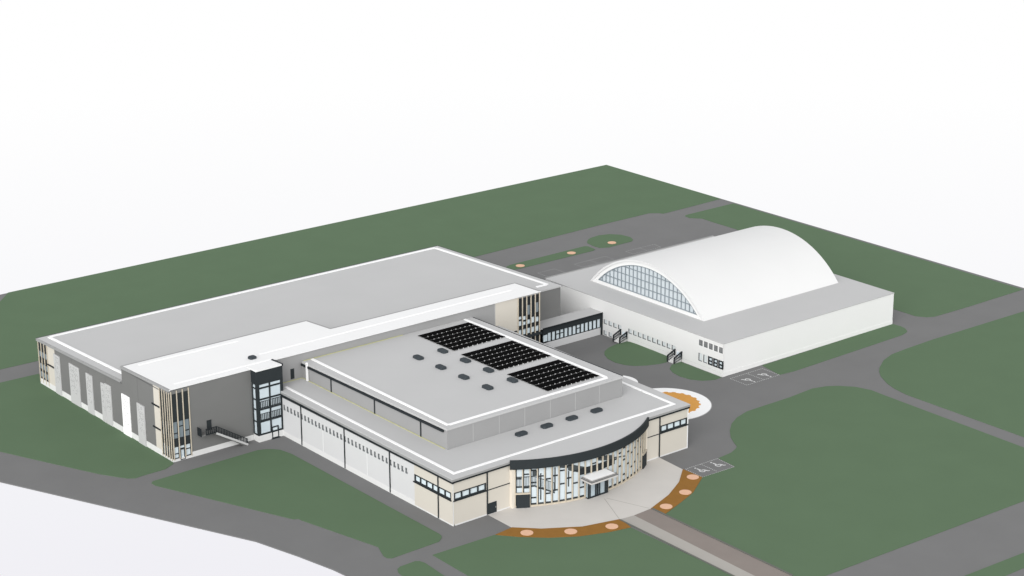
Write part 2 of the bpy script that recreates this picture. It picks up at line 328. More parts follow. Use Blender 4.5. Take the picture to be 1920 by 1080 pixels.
# piers at both ends of the curve
for s, x0, x1 in ((0, 11.3, 12.0), (1, 39.75, 40.3)):
    MB().box(x0, x1, -.62, -.001, -.3, 7.2).build('pier', CREAM, F)
NB = 26
def arcband(mb, r0, r1, z0, z1, t0=0, t1=1, n=60):
    for k in range(n):
        a = t0+(t1-t0)*k/n; b = t0+(t1-t0)*(k+1)/n
        q = [arc(a, r0), arc(b, r0), arc(b, r1), arc(a, r1)]
        mb.hexa([(x, y, z0) for x, y in q], [(x, y, z1) for x, y in q])
    return mb
arcband(MB(), RR-.1, RR+.18, -.2, .28).build('base_sill', WOOD, F)
arcband(MB(), RR+.31, RR+.62, 6.7, 8.24, -.028, 1.02).build('fascia', ANTH, F)
TR = [(.45, 2.4, 4.9), (.45, 3.3, 5.6), (.45, 1.5, 4.1, 6.2), (.45, 3.0, 5.1), (.45, 2.0, 4.5)]
for k in range(NB-1):
    a, b = arc(k/(NB-1)), arc((k+1)/(NB-1))
    g = MB().face([(*a, .3), (*b, .3), (*b, 6.99), (*a, 6.99)]).build('glass_pane', GLASS, F)
    m = MB()
    for z in TR[k % 5]:
        m.bar((*arc((k+.12)/(NB-1), RR+.03), z), (*arc((k+.88)/(NB-1), RR+.03), z), (.12), .22)
    m.bar((*arc((k+.14)/(NB-1), RR+.03), .3), (*arc((k+.14)/(NB-1), RR+.03), 7.0), .2, .1)
    m.build('glazing_bar', ANTH, g)
for k in range(NB):
    p, q = arc(k/(NB-1), RR+.06), arc(k/(NB-1), RR+.3)
    dx, dy = (q[1]-p[1]), -(q[0]-p[0]); l = math.hypot(dx, dy); dx, dy = dx/l*.075, dy/l*.075
    b4 = [(p[0]-dx, p[1]-dy), (p[0]+dx, p[1]+dy), (q[0]+dx, q[1]+dy), (q[0]-dx, q[1]-dy)]
    MB().hexa([(x, y, .15) for x, y in b4], [(x, y, 7.15) for x, y in b4]).build('batten', WOOD, F)
for t0, t1, z1 in ((.006, .078, 2.35), (.925, .995, 2.5)):
    d = arcband(MB(), RR+.2, RR+.5, .02, z1, t0, t1, 3).build('door', ANTH, F)
    arcband(MB(), RR+.2, RR+.52, z1, z1+.2, t0-.004, t1+.004, 3).build('door_lintel', WOOD, d)
# interior behind the curved glass
mb = MB()
for k in range(20):
    a, b = arc(k/20, RR-.3), arc((k+1)/20, RR-.3)
    mb.face([(a[0], a[1], .1), (b[0], b[1], .1), (b[0], 3, .1), (a[0], 3, .1)])
mb.build('interior_floor', INTER, F)
MB().face([(10, 3, .1), (42, 3, .1), (42, 3, 7.4), (10, 3, 7.4)]).build('interior_wall', INTER, F)
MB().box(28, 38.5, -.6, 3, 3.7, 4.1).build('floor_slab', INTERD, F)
# stair, landing and ramp right against the glass
def arcline(mb, pts, w, r=RR+.035, seg=6):
    """a flat strip that hugs the glass through (bay, height) points"""
    for (a, za), (c, zc) in zip(pts, pts[1:]):
        for k in range(seg):
            p, q = k/seg, (k+1)/seg
            x0, y0 = arc((a+(c-a)*p)/(NB-1), r); x1, y1 = arc((a+(c-a)*q)/(NB-1), r); z0 = za+(zc-za)*p; z1 = za+(zc-za)*q
            i0 = arc((a+(c-a)*p)/(NB-1), r-.03); i1 = arc((a+(c-a)*q)/(NB-1), r-.03)
            mb.hexa([(x0, y0, z0-w/2), (x1, y1, z1-w/2), (*i1, z1-w/2), (*i0, z0-w/2)], [(x0, y0, z0+w/2), (x1, y1, z1+w/2), (*i1, z1+w/2), (*i0, z0+w/2)])
    return mb
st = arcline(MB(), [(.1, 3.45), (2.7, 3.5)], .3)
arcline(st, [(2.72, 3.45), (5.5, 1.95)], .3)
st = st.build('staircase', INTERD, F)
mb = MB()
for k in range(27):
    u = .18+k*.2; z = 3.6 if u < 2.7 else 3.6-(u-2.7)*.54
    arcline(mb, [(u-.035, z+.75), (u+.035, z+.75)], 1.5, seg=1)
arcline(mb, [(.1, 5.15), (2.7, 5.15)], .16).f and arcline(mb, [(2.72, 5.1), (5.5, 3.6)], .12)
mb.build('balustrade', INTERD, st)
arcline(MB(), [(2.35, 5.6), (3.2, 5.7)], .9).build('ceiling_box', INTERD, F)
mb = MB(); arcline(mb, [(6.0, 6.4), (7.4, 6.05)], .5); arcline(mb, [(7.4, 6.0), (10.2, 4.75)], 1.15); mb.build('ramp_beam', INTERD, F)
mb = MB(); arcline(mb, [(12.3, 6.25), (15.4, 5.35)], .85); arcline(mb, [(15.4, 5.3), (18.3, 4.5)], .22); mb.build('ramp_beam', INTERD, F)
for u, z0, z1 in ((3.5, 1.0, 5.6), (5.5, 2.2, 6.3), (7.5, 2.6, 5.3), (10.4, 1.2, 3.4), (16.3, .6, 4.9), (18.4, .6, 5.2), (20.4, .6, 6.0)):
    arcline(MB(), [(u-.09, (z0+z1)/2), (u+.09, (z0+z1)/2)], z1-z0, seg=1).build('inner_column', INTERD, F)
# --- entrance porch
po = MB()
for x in (23.0, 24.87, 25.03, 26.9, 27.1): po.box(x, x+.18, -5.55, -5.4, .03, 3.5)
for x0, x1 in ((23.18, 24.85), (25.23, 26.9)):
    po.box(x0, x1, -5.54, -5.41, .03, .3); po.box(x0, x1, -5.54, -5.41, 2.9, 3.5)
    po.box(x0+.12, x0+.34, -5.58, -5.41, .3, 2.9); po.box(x1-.34, x1-.12, -5.58, -5.41, .3, 2.9)
po.box(23.0, 23.14, -4.98, -4.7, .03, 3.5); po.box(27.12, 27.26, -4.98, -4.8, .03, 3.5)
po.box(23.0, 23.14, -5.399, -4.981, .03, .2); po.box(27.12, 27.26, -5.399, -4.981, .03, .2)
po = po.build('porch', ANTH, F)
MB().face([(23.05, -5.46, .05), (27.2, -5.46, .05), (27.2, -5.46, 3.5), (23.05, -5.46, 3.5)]).build('glass_pane', PORCHG, po)
MB().face([(23.06, -5.46, .05), (23.06, -4.6, .05), (23.06, -4.6, 3.5), (23.06, -5.46, 3.5)]).build('glass_pane', PORCHG, po)
mb = MB()
for (x0, x1, y0, z0, z1) in ((21.8, 27.5, -7.7, 3.52, 3.86), (21.98, 27.32, -7.52, 3.86, 3.98), (22.12, 27.18, -7.38, 3.98, 4.08)): mb.box(x0, x1, y0, -5.05, z0, z1)
mb.build('canopy', CANO, po); MB().box(21.76, 27.54, -7.74, -5.06, 3.84, 3.9).build('canopy_joint', SEAMD, po); MB().box(21.95, 27.35, -7.55, -5.06, 3.97, 4.0).build('canopy_joint', SEAMD, po); MB().box(22.3, 27.0, -7.2, -5.05, 4.08, 4.13).build('canopy_roof', ROOFB, po)
for x in (22.05, 27.15): MB().box(x-.09, x+.09, -5.5, -5.32, 3.0, 3.52).build('bracket', ANTH, po)
arcband(MB(), RR+.005, RR+.05, 4.15, 5.3, .36, .62, 10).build('porch_header', ANTHD, po)
# --- lower roof with its upstands
OUT = [(-.25, 51.6), (-.25, -.25), (11.3, -.25)]+[arc(k/40, RR+.3) for k in range(41)]+[(40.2, -.25), (50.35, -.25), (50.35, 51.6)]
MB().prism(OUT, lambda x, y: ftop(x, y)-.42, ftop).build('roof', ROOFG, F)
mb = MB()
mb.box(-.24, 0.1, -.24, 48.4, 7.24, 7.66); mb.box(.1, 11.4, -.24, .1, 7.32, 7.6)
mb.build('eave_trim', ANTHD, F); MB().box(39.9, 50.34, -.24, .1, 7.32, 7.6).build('eave_trim', ANTHD, F)
mb = MB(); mb.bar((-.27, -.27, 7.78), (-.27, 48.4, 7.98), .06, .34); mb.bar((-.24, -.27, 7.8), (11.3, -.27, 7.8), .06, .3); mb.build('roof_edge', EAVE, F); MB().bar((40.2, -.27, 7.8), (50.36, -.27, 7.8), .06, .3).build('roof_edge', EAVE, F)
mb = MB()
mb.bar((1.35, 1.2, 8.1), (1.5, 49.6, 8.3), .5, .16); mb.bar((1.61, 1.45, 8.1), (48.35, 1.45, 8.1), .5, .16); mb.bar((48.1, 1.71, 8.1), (48.5, 49, 8.3), .5, .16)
mb.build('roof_upstand', ROOFB, F)
mb = MB(); mb.bar((6.2, 10.2, 8.12), (6.2, 51.5, 8.3), .12, .05); mb.bar((1.8, 51.5, 8.31), (6.1, 51.5, 8.31), .12, .05)
mb.build('safety_line', YELL, F)
# --- upper storey
ux0, ux1, uy0, uy1 = 6.3, 43.76, 9.66, 51.6
utop = lambda x, y: 11.75-.4*(y-9.66)/42
wall(MB(), 'x', ux0, uy0, uy1, 7.9, lambda u: utop(0, u)-.3).build('upper_wall', MGREY, F)
wall(MB(), 'y', uy0, ux0, ux1, 7.9, 11.45).build('upper_wall', MGREY, F)
MB().face([(ux1, uy0, 7.9), (ux1, uy1, 7.9), (ux1, uy1, 11.2), (ux1, uy0, 11.45)]).build('upper_wall', MGREY, F)
for y in (42.6, 29.7, 16.73): fbox(MB(), 'x', ux0, y-.14, y+.14, -.1, -.003, 8.15, utop(0, y)-.55).build('vertical_trim', ANTH, F)
for x in (11.54, 16.93, 22.3, 27.79, 33.25, 38.6): fbox(MB(), 'y', uy0, x-.05, x+.05, -.015, 0, 8.21, 11.3).build('panel_joint', SEAML, F)
fbox(MB(), 'y', uy0, ux0-.05, ux1, -.03, -.002, 8.05, 8.2).build('flashing', EAVE, F)
MB().prism([(ux0-.1, uy0-.1), (ux1+.1, uy0-.1), (ux1+.1, uy1), (ux0-.1, uy1)], lambda x, y: utop(x, y)-.32, utop).build('upper_roof', ROOFG, F)
mb = MB(); mb.bar((6.08, 10.4, 11.16), (6.08, 51.5, 10.86), .3, .34); mb.build('eave_trim', ANTHD, F)
mb = MB()
mb.bar((7.3, 10.75, 11.79), (8.2, 51.3, 11.42), .5, .16); mb.bar((7.56, 10.75, 11.8), (41.3, 10.75, 11.8), .5, .16); mb.bar((41.3, 11.01, 11.8), (41.95, 51.3, 11.42), .5, .16)
mb.build('roof_upstand', ROOFB, F)
MB().bar((6.6, 51.5, 11.4), (28, 51.5, 11.4), .14, .05).build('safety_line', YELL, F)
mb = MB(); mb.bar((44.0, 9.8, 11.68), (44.0, 51.4, 11.28), .12, .2); mb.build('eave_trim', ANTHD, F)
mb = MB(); mb.bar((5.98, 49.6, 8.35), (5.98, 49.6, 11.7), .35, .3); mb.build('downpipe', ROOFB, F)

# ================================================================== classroom block with the white roof
M = thing('classroom_block', 'dark grey block with a white roof, corner battens and a glazed stair tower', 'building', (20, 58, 0))
my, ml, mx0 = 51.65, 50.1, -20.9          # front wall right of the tower, front wall left of it, gable
mtop = lambda x, y: 13.03-.032*(y-ml)
MB().prism([(mx0-.02, ml-.15), (-5.0, ml-.15), (-5.0, my-.2), (60.45, my-.2), (60.45, 59.05), (17.55, 59.35), (17.0, 66.45), (mx0-.02, 66.45)], lambda x, y: mtop(x, y)-.12, mtop).build('roof', ROOFW, M)
mb = MB()
MP = [(mx0, ml), (60.35, my), (60.35, 59.2), (17.7, 59.5), (17.15, 66.6), (mx0, 66.6)]
for p, q in ((MP[5], MP[0]), (MP[1], MP[2]), (MP[2], MP[3]), (MP[3], MP[4]), (MP[4], MP[5])):
    mb.bar((p[0], p[1], mtop(*p)-.17), (q[0], q[1], mtop(*q)-.17), .42, .37)
mb.build('roof_edge', EAVE, M)
mb = MB()
for p, q in (((-18.3, 65.1), (1.4, 64.8)), ((-18.7, 52.1), (.5, 52.0)), ((.4, 55.8), (56.9, 55.9))):
    mb.bar((p[0], p[1], mtop(*p)+.03), (q[0], q[1], mtop(*q)+.03), .4, .08)
mb.build('roof_upstand', ROOFB, M)
wall(MB(), 'x', mx0, 55.6, 66.6, 1.12, lambda u: mtop(0, u)-.3).build('wall', DGREY, M)
fbox(MB(), 'x', mx0, 53.45, 66.6, -.05, .3, -.2, 1.12).build('plinth', PLINTH, M)
wall(MB(), 'x', mx0, 53.45, 55.6, 1.12, lambda u: mtop(0, u)-.3).build('beige_panel', BEIGE, M)
for z in (4.75, 8.88): fbox(MB(), 'x', mx0, 53.6, 56.2, -.16, -.02, z-.12, z+.12).build('horizontal_trim', ANTHD, M)
fbox(MB(), 'x', mx0, 61.06, 61.16, -.012, 0, 7.7, 12.1).build('panel_joint', SEAMD, M)
fbox(MB(), 'x', mx0, 50.2, 66.6, -.09, -.003, 12.02, 12.12).build('top_trim', SEAMD, M)  # grey trim line standing proud of the wall below the roof edge
# battened glass corner
def batten(parent, ax, c, u, z0, z1, w=.17, dep=.12): fbox(MB(), ax, c, u-w/2, u+w/2, -dep, -.02, z0, z1).build('batten', WOOD, parent)
us = (50.25, 50.95, 51.75, 52.55, 53.4)
fbox(MB(), 'x', mx0, ml, 53.45, .02, .3, 7.0, 12.2).build('dark_panel', ANTH, M)
fbox(MB(), 'x', mx0, ml, 53.45, .02, .3, 2.7, 4.0).build('dark_panel', ANTH, M)
fbox(MB(), 'x', mx0, ml, 53.45, .02, .3, -.2, .5).build('plinth', PLINTH, M)
fbox(MB(), 'x', mx0, ml, 53.45, -.02, .3, 12.2, 12.7).build('lintel', DGREY, M)
for a, b in zip(us, us[1:]):
    window(M, 'x', mx0, a, b, .5, 2.7, .13, .0, .2); window(M, 'x', mx0, a, b, 4.0, 7.0, .13, .0, .2, rails=[5.2], pm=PANEG)
for u in us: batten(M, 'x', mx0, u, .3, 12.45)
xs = (-20.68, -19.6, -18.48, -17.33)
fbox(MB(), 'y', ml, mx0+.31, -17.25, .02, .3, 7.2, 12.1).build('dark_panel', ANTH, M)
fbox(MB(), 'y', ml, mx0+.31, -17.25, .01, .3, 2.7, 3.95).build('dark_panel', ANTH, M)
fbox(MB(), 'y', ml, mx0+.31, -17.25, -.02, .3, 12.1, 12.75).build('lintel', DGREY, M)
fbox(MB(), 'y', ml, mx0+.31, -17.25, -.04, .3, -.2, .45).build('plinth', PLINTH, M)
for k, (a, b) in enumerate(zip(xs, xs[1:])):
    window(M, 'y', ml, a, b, 3.95, 7.2, .12, .0, .2, rails=[[5.0], [6.1], [5.1]][k], pm=PANEG)
    if k == 1:
        window(M, 'y', ml, a+.1, b-.05, .06, 2.05, .14, -.06, .2, name='door'); window(M, 'y', ml, a, b, 2.05, 2.7, .1, .0, .2)
    else: window(M, 'y', ml, a, b, .45, 2.7, .13, .0, .2, rails=[1.35+.2*k])
for u in xs: batten(M, 'y', ml, u, .35, 12.6)
# long front wall, left and right of the tower
wall(MB(), 'y', ml, -17.25, -5.05, .95, mtop(0, ml)-.1).build('wall', DGREY, M)
fbox(MB(), 'y', ml, -17.25, -5.1, -.05, .3, -.2, .95).build('plinth', PLINTH, M)
wall(MB(), 'y', my, 0, 49.5, 7.9, mtop(0, my)-.1, [(3.86, 4.68, 8.5, 10.42)], .2).build('upper_wall', MGREY, M)
fbox(MB(), 'y', my, 3.86, 4.68, .03, .15, 8.5, 10.42).build('door', ANTH, M)
wall(MB(), 'y', my, 49.5, 54.9, 0, mtop(0, my)-.15).build('beige_panel', BEIGE, M)
fbox(MB(), 'y', my, 49.35, 49.48, -.015, 0, 8, 12.8).build('panel_joint', SEAML, M)
fbox(MB(), 'y', my, 51.9, 54.7, -.14, -.01, 6.1, 6.3).build('horizontal_trim', ANTHD, M)
us = (54.95, 56.0, 57.05, 58.1, 59.15, 60.2)
fbox(MB(), 'y', my, 54.9, 60.3, -.02, .3, 12.55, 12.85).build('lintel', EAVE, M)
fbox(MB(), 'y', my, 54.9, 60.3, .22, .4, -.2, 12.55).build('dark_panel', ANTH, M)
fbox(MB(), 'y', my, 55, 60.4, -.6, .0, 4.5, 4.9).build('ledge', ANTH, M)
for k, (a, b) in enumerate(zip(us, us[1:])):
    lo = [[(5.0, 6.3), (6.9, 8.1), (8.2, 9.0)], [(5.0, 6.3), (6.9, 7.8), (7.9, 8.9)], [(5.0, 6.3), (6.9, 8.0), (8.7, 10.9)], [(5.0, 6.3), (6.9, 8.3)], [(5.0, 6.3), (6.9, 8.1), (8.8, 11.0)]][k]
    for z0, z1 in lo: window(M, 'y', my, a+.1, b-.02, z0, z1, .1, .0, .2, pm=PANEG if z1 > 9.5 else PANE)
for u in us: batten(M, 'y', my, u, .2, 12.75, .2)
MB().face([(60.3, my, -1), (60.3, 58.4, -1), (60.3, 58.4, 12.6), (60.3, my, 12.85)]).build('wall', DGREY, M)
MB().face([(mx0, 66.5, 8), (17.1, 66.5, 8), (17.1, 66.5, 12.3), (mx0, 66.5, 12.3)]).build('wall', DGREY, M)
MB().face([(17.6, 59.4, 8), (60.3, 59.1, 8), (60.3, 59.1, 12.5), (17.6, 59.4, 12.5)]).build('wall', DGREY, M)
# perforated climbing panels on the gable
def perf(parent, c, y0, y1, z0, z1, m, seed, full=False):
    """solid upright panel with small grey patches for holes in its upper part"""
    p = MB(); nu = max(4, round((y1-y0)/.3)); nz = round((z1-z0)/.3); du = (y1-y0)/nu; dz = (z1-z0)/nz
    fbox(p, 'x', c, y0, y1, -.18, -.02, z0, z1)
    p = p.build('perforated_panel', m, parent)
    if m is PERFW: p['label'] = 'bright white perforated panel'
    h = MB()
    for i in range(nu):
        for j in range(int(nz*.3), nz):
            if (i*7+j*3+seed*5+(i*j) % 5) % (2 if j > nz*.55 else 4) == 0 and 0 < i < nu-1 and j < nz-1:
                fbox(h, 'x', c, y0+(i+.2)*du, y0+(i+.75)*du, -.19, -.178, z0+(j+.25)*dz, z0+(j+.7)*dz)
    if h.v: h.build('perforations', SEAMP, p)
perf(M, mx0, 64.15, 66.85, .05, 7.5, PERFW, 1); perf(M, mx0, 58.95, 61.5, .05, 7.4, PERF, 2)
# --- stair tower
tx0, tx1, ty = -5.05, 0.0, 48.44
MB().box(tx0, tx1, ty-.05, my, -.2, 1.15).build('plinth', PLINTH, M)
MB().box(tx0-.05, tx1, ty-.06, my-.2, 10.7, 12.93).build('tower_top', ANTH, M)
MB().prism([(tx0-.1, ty-.12), (tx1+.05, ty-.12), (tx1+.05, my-.19), (tx0-.1, my-.19)], 12.931, lambda x, y: 13.2-.06*max(0, y-ty)).build('tower_roof', ROOFW, M)
MB().bar((.2, ty-.12, 13.05), (.2, my, 12.95), .28, .4).build('tower_edge', ANTHD, M)
MB().box(.0, .22, ty-.05, my, 7.6, 12.85).build('tower_wall', ANTH, M)
mb = frame(MB(), 'y', ty, tx0, tx1, 1.15, 10.7, .3, 0, .2, [-2.44], [3.65, 5.86, 7.7, 9.75])
fbox(mb, 'y', ty, tx0+.3, tx0+.55, .02, .18, 1.45, 10.4)
mb = mb.build('tower_frame', ANTH, M)
MB().face([(tx0+.2, ty+.1, 1.2), (tx1-.1, ty+.1, 1.2), (tx1-.1, ty+.1, 10.6), (tx0+.2, ty+.1, 10.6)]).build('pane', GLASS, mb)
mb = frame(MB(), 'x', tx0, ty+.22, ml-.1, 1.15, 10.7, .26, 0, .2, [], [3.65, 5.86, 7.7, 9.75]).build('tower_frame', ANTH, M)
MB().face([(tx0+.1, ty+.3, 1.2), (tx0+.1, ml-.1, 1.2), (tx0+.1, ml-.1, 10.6), (tx0+.1, ty+.3, 10.6)]).build('pane', GLASS, mb)
MB().face([(tx0, my-.1, .5), (tx1, my-.1, .5), (tx1, my-.1, 10.7), (tx0, my-.1, 10.7)]).build('interior_wall', INTER, M)
for z in (3.85, 6.1):
    b = MB().box(tx0+.3, tx1-.1, ty+.5, my-.2, z-.25, z).build('landing', INTER, M)
    m = MB()
    for k in range(13):
        if k != 6: m.bar((tx0+.66+k*.34, ty+.05, z+(k % 3)*.02), (tx0+.66+k*.34, ty+.05, z+1.2), .15, .08)
    m.bar((tx0+.6, ty+.05, z+1.2), (tx1-.2, ty+.05, z+1.2), .07, .08).bar((tx0+.6, ty+.05, z+.03), (tx1-.2, ty+.05, z+.03), .07, .12)
    m.build('balustrade', ANTHD, b)
window(M, 'y', ty, -2.4, -1.0, .05, 2.2, .18, -.1, .12, name='door')
fbox(MB(), 'y', ty, -2.55, -.85, -.3, -.101, -.1, .14).build('doorstep', ANTHD, M)

# ================================================================== outside stair on the dark wall
T = thing('outdoor_staircase', 'straight outdoor stair with dark railings climbing a dark grey wall to a door', 'staircase', (-11, 49.4, 0))
MB().box(-16.0, -13.1, 48.75, ml-.06, 3.75, 3.95).build('landing', DGREY, T)
fbox(MB(), 'y', ml, -14.15, -13.28, -.1, -.02, 4.05, 5.85).build('door', ANTH, T)
mb = MB(); n = 20; z0 = 3.95; x0 = -13.1; dx = 5.85/n; dz = 3.9/n
for k in range(n): mb.box(x0+k*dx, x0+(k+1)*dx, 48.8, ml-.07, max(0, z0-(k+1)*dz-.25), z0-(k+1)*dz+dz*.4)
mb.build('flight', DGREY, T)
MB().bar((-13.15, 48.68, 3.72), (-7.1, 48.68, .1), .14, .34).build('stringer', PERF, T)
mb = MB()
for k in range(20):
    x = -13.05+k*.3; z = 3.95-(x+13.1)/5.95*3.8; mb.bar((x, 48.7, z), (x, 48.7, z+1.05), .11)
mb.bar((-13.1, 48.7, 4.98), (-7.25, 48.7, 1.22), .1); mb.bar((-7.25, 48.7, .0), (-7.25, 48.7, 1.25), .16)
mb.build('railing', ANTHD, T)
mb = MB()
for k in range(6): mb.bar((-15.1+k*.38, 48.7, 3.95), (-15.1+k*.38, 48.7, 4.95), .14)
mb.bar((-15.2, 48.7, 4.95), (-13.15, 48.7, 4.95), .1).bar((-15.2, 48.7, 3.9), (-13.15, 48.7, 3.9), .12)
mb.build('railing', ANTHD, T)
MB().box(-16.1, -16.0, 48.7, 49.95, 3.75, 5.2).build('side_panel', ANTHD, T)

# ================================================================== long block behind
L = thing('long_block', 'large long block with a flat grey roof behind the white roofed block', 'building', (25, 78, 0))
lx0, lx1, ly0, ly1 = -20.9, 71.2, 58.4, 98.7
ltop = lambda x, y: 10.1-.034*(y-62)
MB().prism([(lx0-.2, ly1+.15), (lx1+.2, ly1+.15), (lx1+.2, ly0-.2), (60.6, ly0-.2), (60.6, 59.45), (17.95, 59.75), (17.4, 66.85), (lx0-.2, 66.85)], lambda x, y: ltop(x, y)-.3, ltop).build('roof', ROOFG, L)
MB().bar((lx0-.15, 66.85, ltop(0, 67)-.2), (lx0-.15, ly1+.15, ltop(0, ly1)-.2), .3, .42).build('roof_edge', EAVE, L)
mb = MB(); mb.bar((lx1+.22, ly0-.2, ltop(0, ly0)-.12), (lx1+.22, ly1+.15, ltop(0, ly1)-.12), .12, .3).bar((lx0-.2, ly1+.2, ltop(0, ly1)-.12), (lx1+.2, ly1+.2, ltop(0, ly1)-.12), .12, .3); mb.build('roof_trim', ANTH, L)
mb = MB(); u = lambda y: ltop(0, y)+.05
mb.bar((-19.05, 67.2, u(67.2)), (-19.05, 97.75, u(97.75)), .6, .16); mb.bar((-18.75, 97.75, u(97.75)), (69.9, 97.75, u(97.75)), .6, .16)
mb.bar((69.9, 97.45, u(97.45)), (69.6, 60.5, u(60.5)), .6, .16); mb.bar((69.3, 60.5, u(60.5)), (66.9, 60.6, u(60.6)), .6, .16)
mb.build('roof_upstand', ROOFB, L)
wall(MB(), 'x', lx0, 66.6, 92.1, 1.12, lambda u: ltop(0, u)-.3).build('wall', DGREY, L)
wall(MB(), 'x', lx0, 92.1, 95.0, 1.12, lambda u: ltop(0, u)-.3).build('beige_panel', BEIGE, L)
fbox(MB(), 'x', lx0, 66.6, ly1, -.05, .3, -.2, 1.12).build('plinth', PLINTH, L)
fbox(MB(), 'x', lx0, 92.1, 95.4, -.16, -.02, 4.7, 4.95).build('horizontal_trim', ANTHD, L)
mb = MB(); mb.bar((lx0-.03, 66.7, ltop(0, 66.7)-.62), (lx0-.03, 92.1, ltop(0, 92.1)-.62), .06, .09); mb.build('top_trim', SEAMD, L)  # thin grey trim bar along the wall top
for y in (85.5, 79.1, 72.8): fbox(MB(), 'x', lx0, y-.05, y+.05, -.012, 0, 7.7, ltop(0, y)-.7).build('panel_joint', SEAMD, L)
us = (95.1, 96.25, 97.4, 98.55)
for a, b in zip(us, us[1:]):
    fbox(MB(), 'x', lx0, a, b, .05, .3, 1.12, 8.6).build('dark_panel', ANTH, L)
    for z in (1.4, 3.0, 5.4): window(L, 'x', lx0, a+.05, b-.05, z, z+1.3, .12, -.02, .04, pm=PANEG)
for u in us: batten(L, 'x', lx0, u, .5, 8.55, .22)
wall(MB(), 'y', ly0, 60.3, lx1, -1, ltop(0, ly0)-.3).build('wall', DGREY, L)
MB().face([(lx1, ly0, -1), (lx1, ly1, -1), (lx1, ly1, 8.6), (lx1, ly0, 9.9)]).build('wall', DGREY, L)
MB().face([(lx0, ly1, -1), (lx1, ly1, -1), (lx1, ly1, 8.6), (lx0, ly1, 8.6)]).build('wall', DGREY, L)
for k, (y0, y1, z0, z1) in enumerate(((90.0, 92.3, .05, 7.7), (82.6, 86.3, .05, 7.6), (77.6, 79.9, .05, 7.55), (72.95, 74.4, .05, 7.35), (70.75, 72.9, .05, 7.6))):
    perf(L, lx0, y0, y1, z0, z1, PERF, k+3)

# ================================================================== glazed link
K = thing('glazed_corridor', 'low glazed corridor linking the dark long block with the white vaulted hall', 'corridor', (71, 56.5, 0))
ky = 54.8
MB().prism([(60.35, 54.55), (78.95, 54.55), (78.95, 58.4), (60.35, 58.4)], 3.78, 3.95).build('roof', ROOFG, K)
mb = MB().box(63.5, 78.95, 54.5, 54.56, 3.76, 3.98)
for k in range(32): mb.box(63.5+k*.48, 63.5+k*.48+.26, 54.4, 54.505, 3.72, 3.98)
mb.build('roof_trim', ANTHD, K)
fbox(MB(), 'y', ky, 63.6, 78.95, -.1, .2, 2.75, 3.775).build('fascia', ANTH, K)
fbox(MB(), 'y', ky, 63.0, 78.95, 0, .25, -1.5, .75).build('wall', WHITE, K)
for k in range(13):
    a = 64.9+k*1.06
    window(K, 'y', ky, a, a+1.06, .75, 2.75, .13, .02, .2, rails=[1.9] if k in (2, 3, 7) else [])
MB().box(78.62, 78.94, ky-.3, ky-.02, -.9, 3.7).build('post', ANTH, K)
MB().box(63.6, 64.9, ky-.05, ky+.2, .75, 2.75).build('end_panel', ANTH, K)
MB().box(63.75, 64.75, ky-.12, ky-.055, 1.1, 2.4).build('end_window', PANE, K)
MB().face([(60.35, 58.4, -1), (79, 58.4, -1), (79, 58.4, 3.8), (60.35, 58.4, 3.8)]).build('wall', WHITE, K)
MB().box(60.4, 64.6, 52.6, 54.7, -.9, .5).build('terrace_step', WHITE, K)

# ================================================================== vaulted sports hall
S = thing('sports_hall', 'white hall with a huge white barrel vault roof and an arched window', 'building', (102, 46, 0))
sx0, sx1, sy0, sy1, hs = 78.99, 126.6, 20.87, 72.24, 6.63
W = []   # (y0, y1, z0, z1, kind)
for y in (53.3, 51.85, 50.45, 49.05): W.append((y-.05, y+1.0, 1.68, 2.62, 'l'))
for y in (53.3, 51.8): W.append((y-.05, y+1.0, -.62, .34, 'l'))
for k in range(10): y = 46.0-k*1.37; W.append((y-.05, y+1.0, 1.62, 2.6, 'l'))
for k in range(5): y = 26.25-k*1.34; W.append((y, y+.98, 4.6, 5.75, 'g'))
for k in range(2): y = 26.25-k*1.3; W.append((y, y+1.05, 1.5, 3.08, 'l'))
for k in range(3): y = 23.45-k*1.36; W.append((y, y+1.22, 1.5, 3.15, 'd'))
holes = [w[:4] for w in W]
wall(MB(), 'x', sx0, sy0, sy1, .75, hs-.1, [h for h in holes if h[2] > 0], .22).build('wall', HALLW, S)
wall(MB(), 'x', sx0-.02, sy0-.02, sy1, -1.6, .75, [h for h in holes if h[2] < 0], .22).build('plinth', HALLW, S)
for y0, y1, z0, z1, k in W:
    if k == 'l':
        o = MB(); fbox(o, 'x', sx0, y0, y1, .02, .12, z0, z0+.13); fbox(o, 'x', sx0, y1-.16, y1, .02, .12, z0+.13, z1)
        o = o.build('window', LOUV, S); fbox(MB(), 'x', sx0, y0, y1, .14, .18, z0, z1).build('pane', PANEW, o)
    elif k == 'g':
        o = MB(); fbox(o, 'x', sx0, y0, y1, .02, .12, z0, z0+.14)
        for q in (0, .38, .76): fbox(o, 'x', sx0, y0+q*(y1-y0)+.04, y0+q*(y1-y0)+.22, .02, .12, z0+.14, z1)
        o = o.build('window', LOUV, S); fbox(MB(), 'x', sx0, y0, y1, .14, .18, z0, z1).build('pane', PERF, o)
    else: window(S, 'x', sx0, y0, y1, z0, z1, .24, -.05, .16, rails=[(z0+z1)/2-.05], fm=ANTHD)
wall(MB(), 'y', sy0, sx0, sx1, -.2, hs-.1).build('wall', HALLW, S)
fbox(MB(), 'y', sy0, sx0-.02, sx1, -.05, -.003, -.2, .8).build('plinth', HALLW, S)
MB().face([(sx1, sy0, -.2), (sx1, sy1, -.2), (sx1, sy1, hs-.1), (sx1, sy0, hs-.1)]).build('wall', HALLW, S)
MB().face([(sx0, sy1, -.2), (sx1, sy1, -.2), (sx1, sy1, hs-.1), (sx0, sy1, hs-.1)]).build('wall', HALLW, S)
MB().box(sx0-.06, sx1+.06, sy0-.08, sy1+.06, hs-.14, hs).build('flat_roof', ROOFG, S)
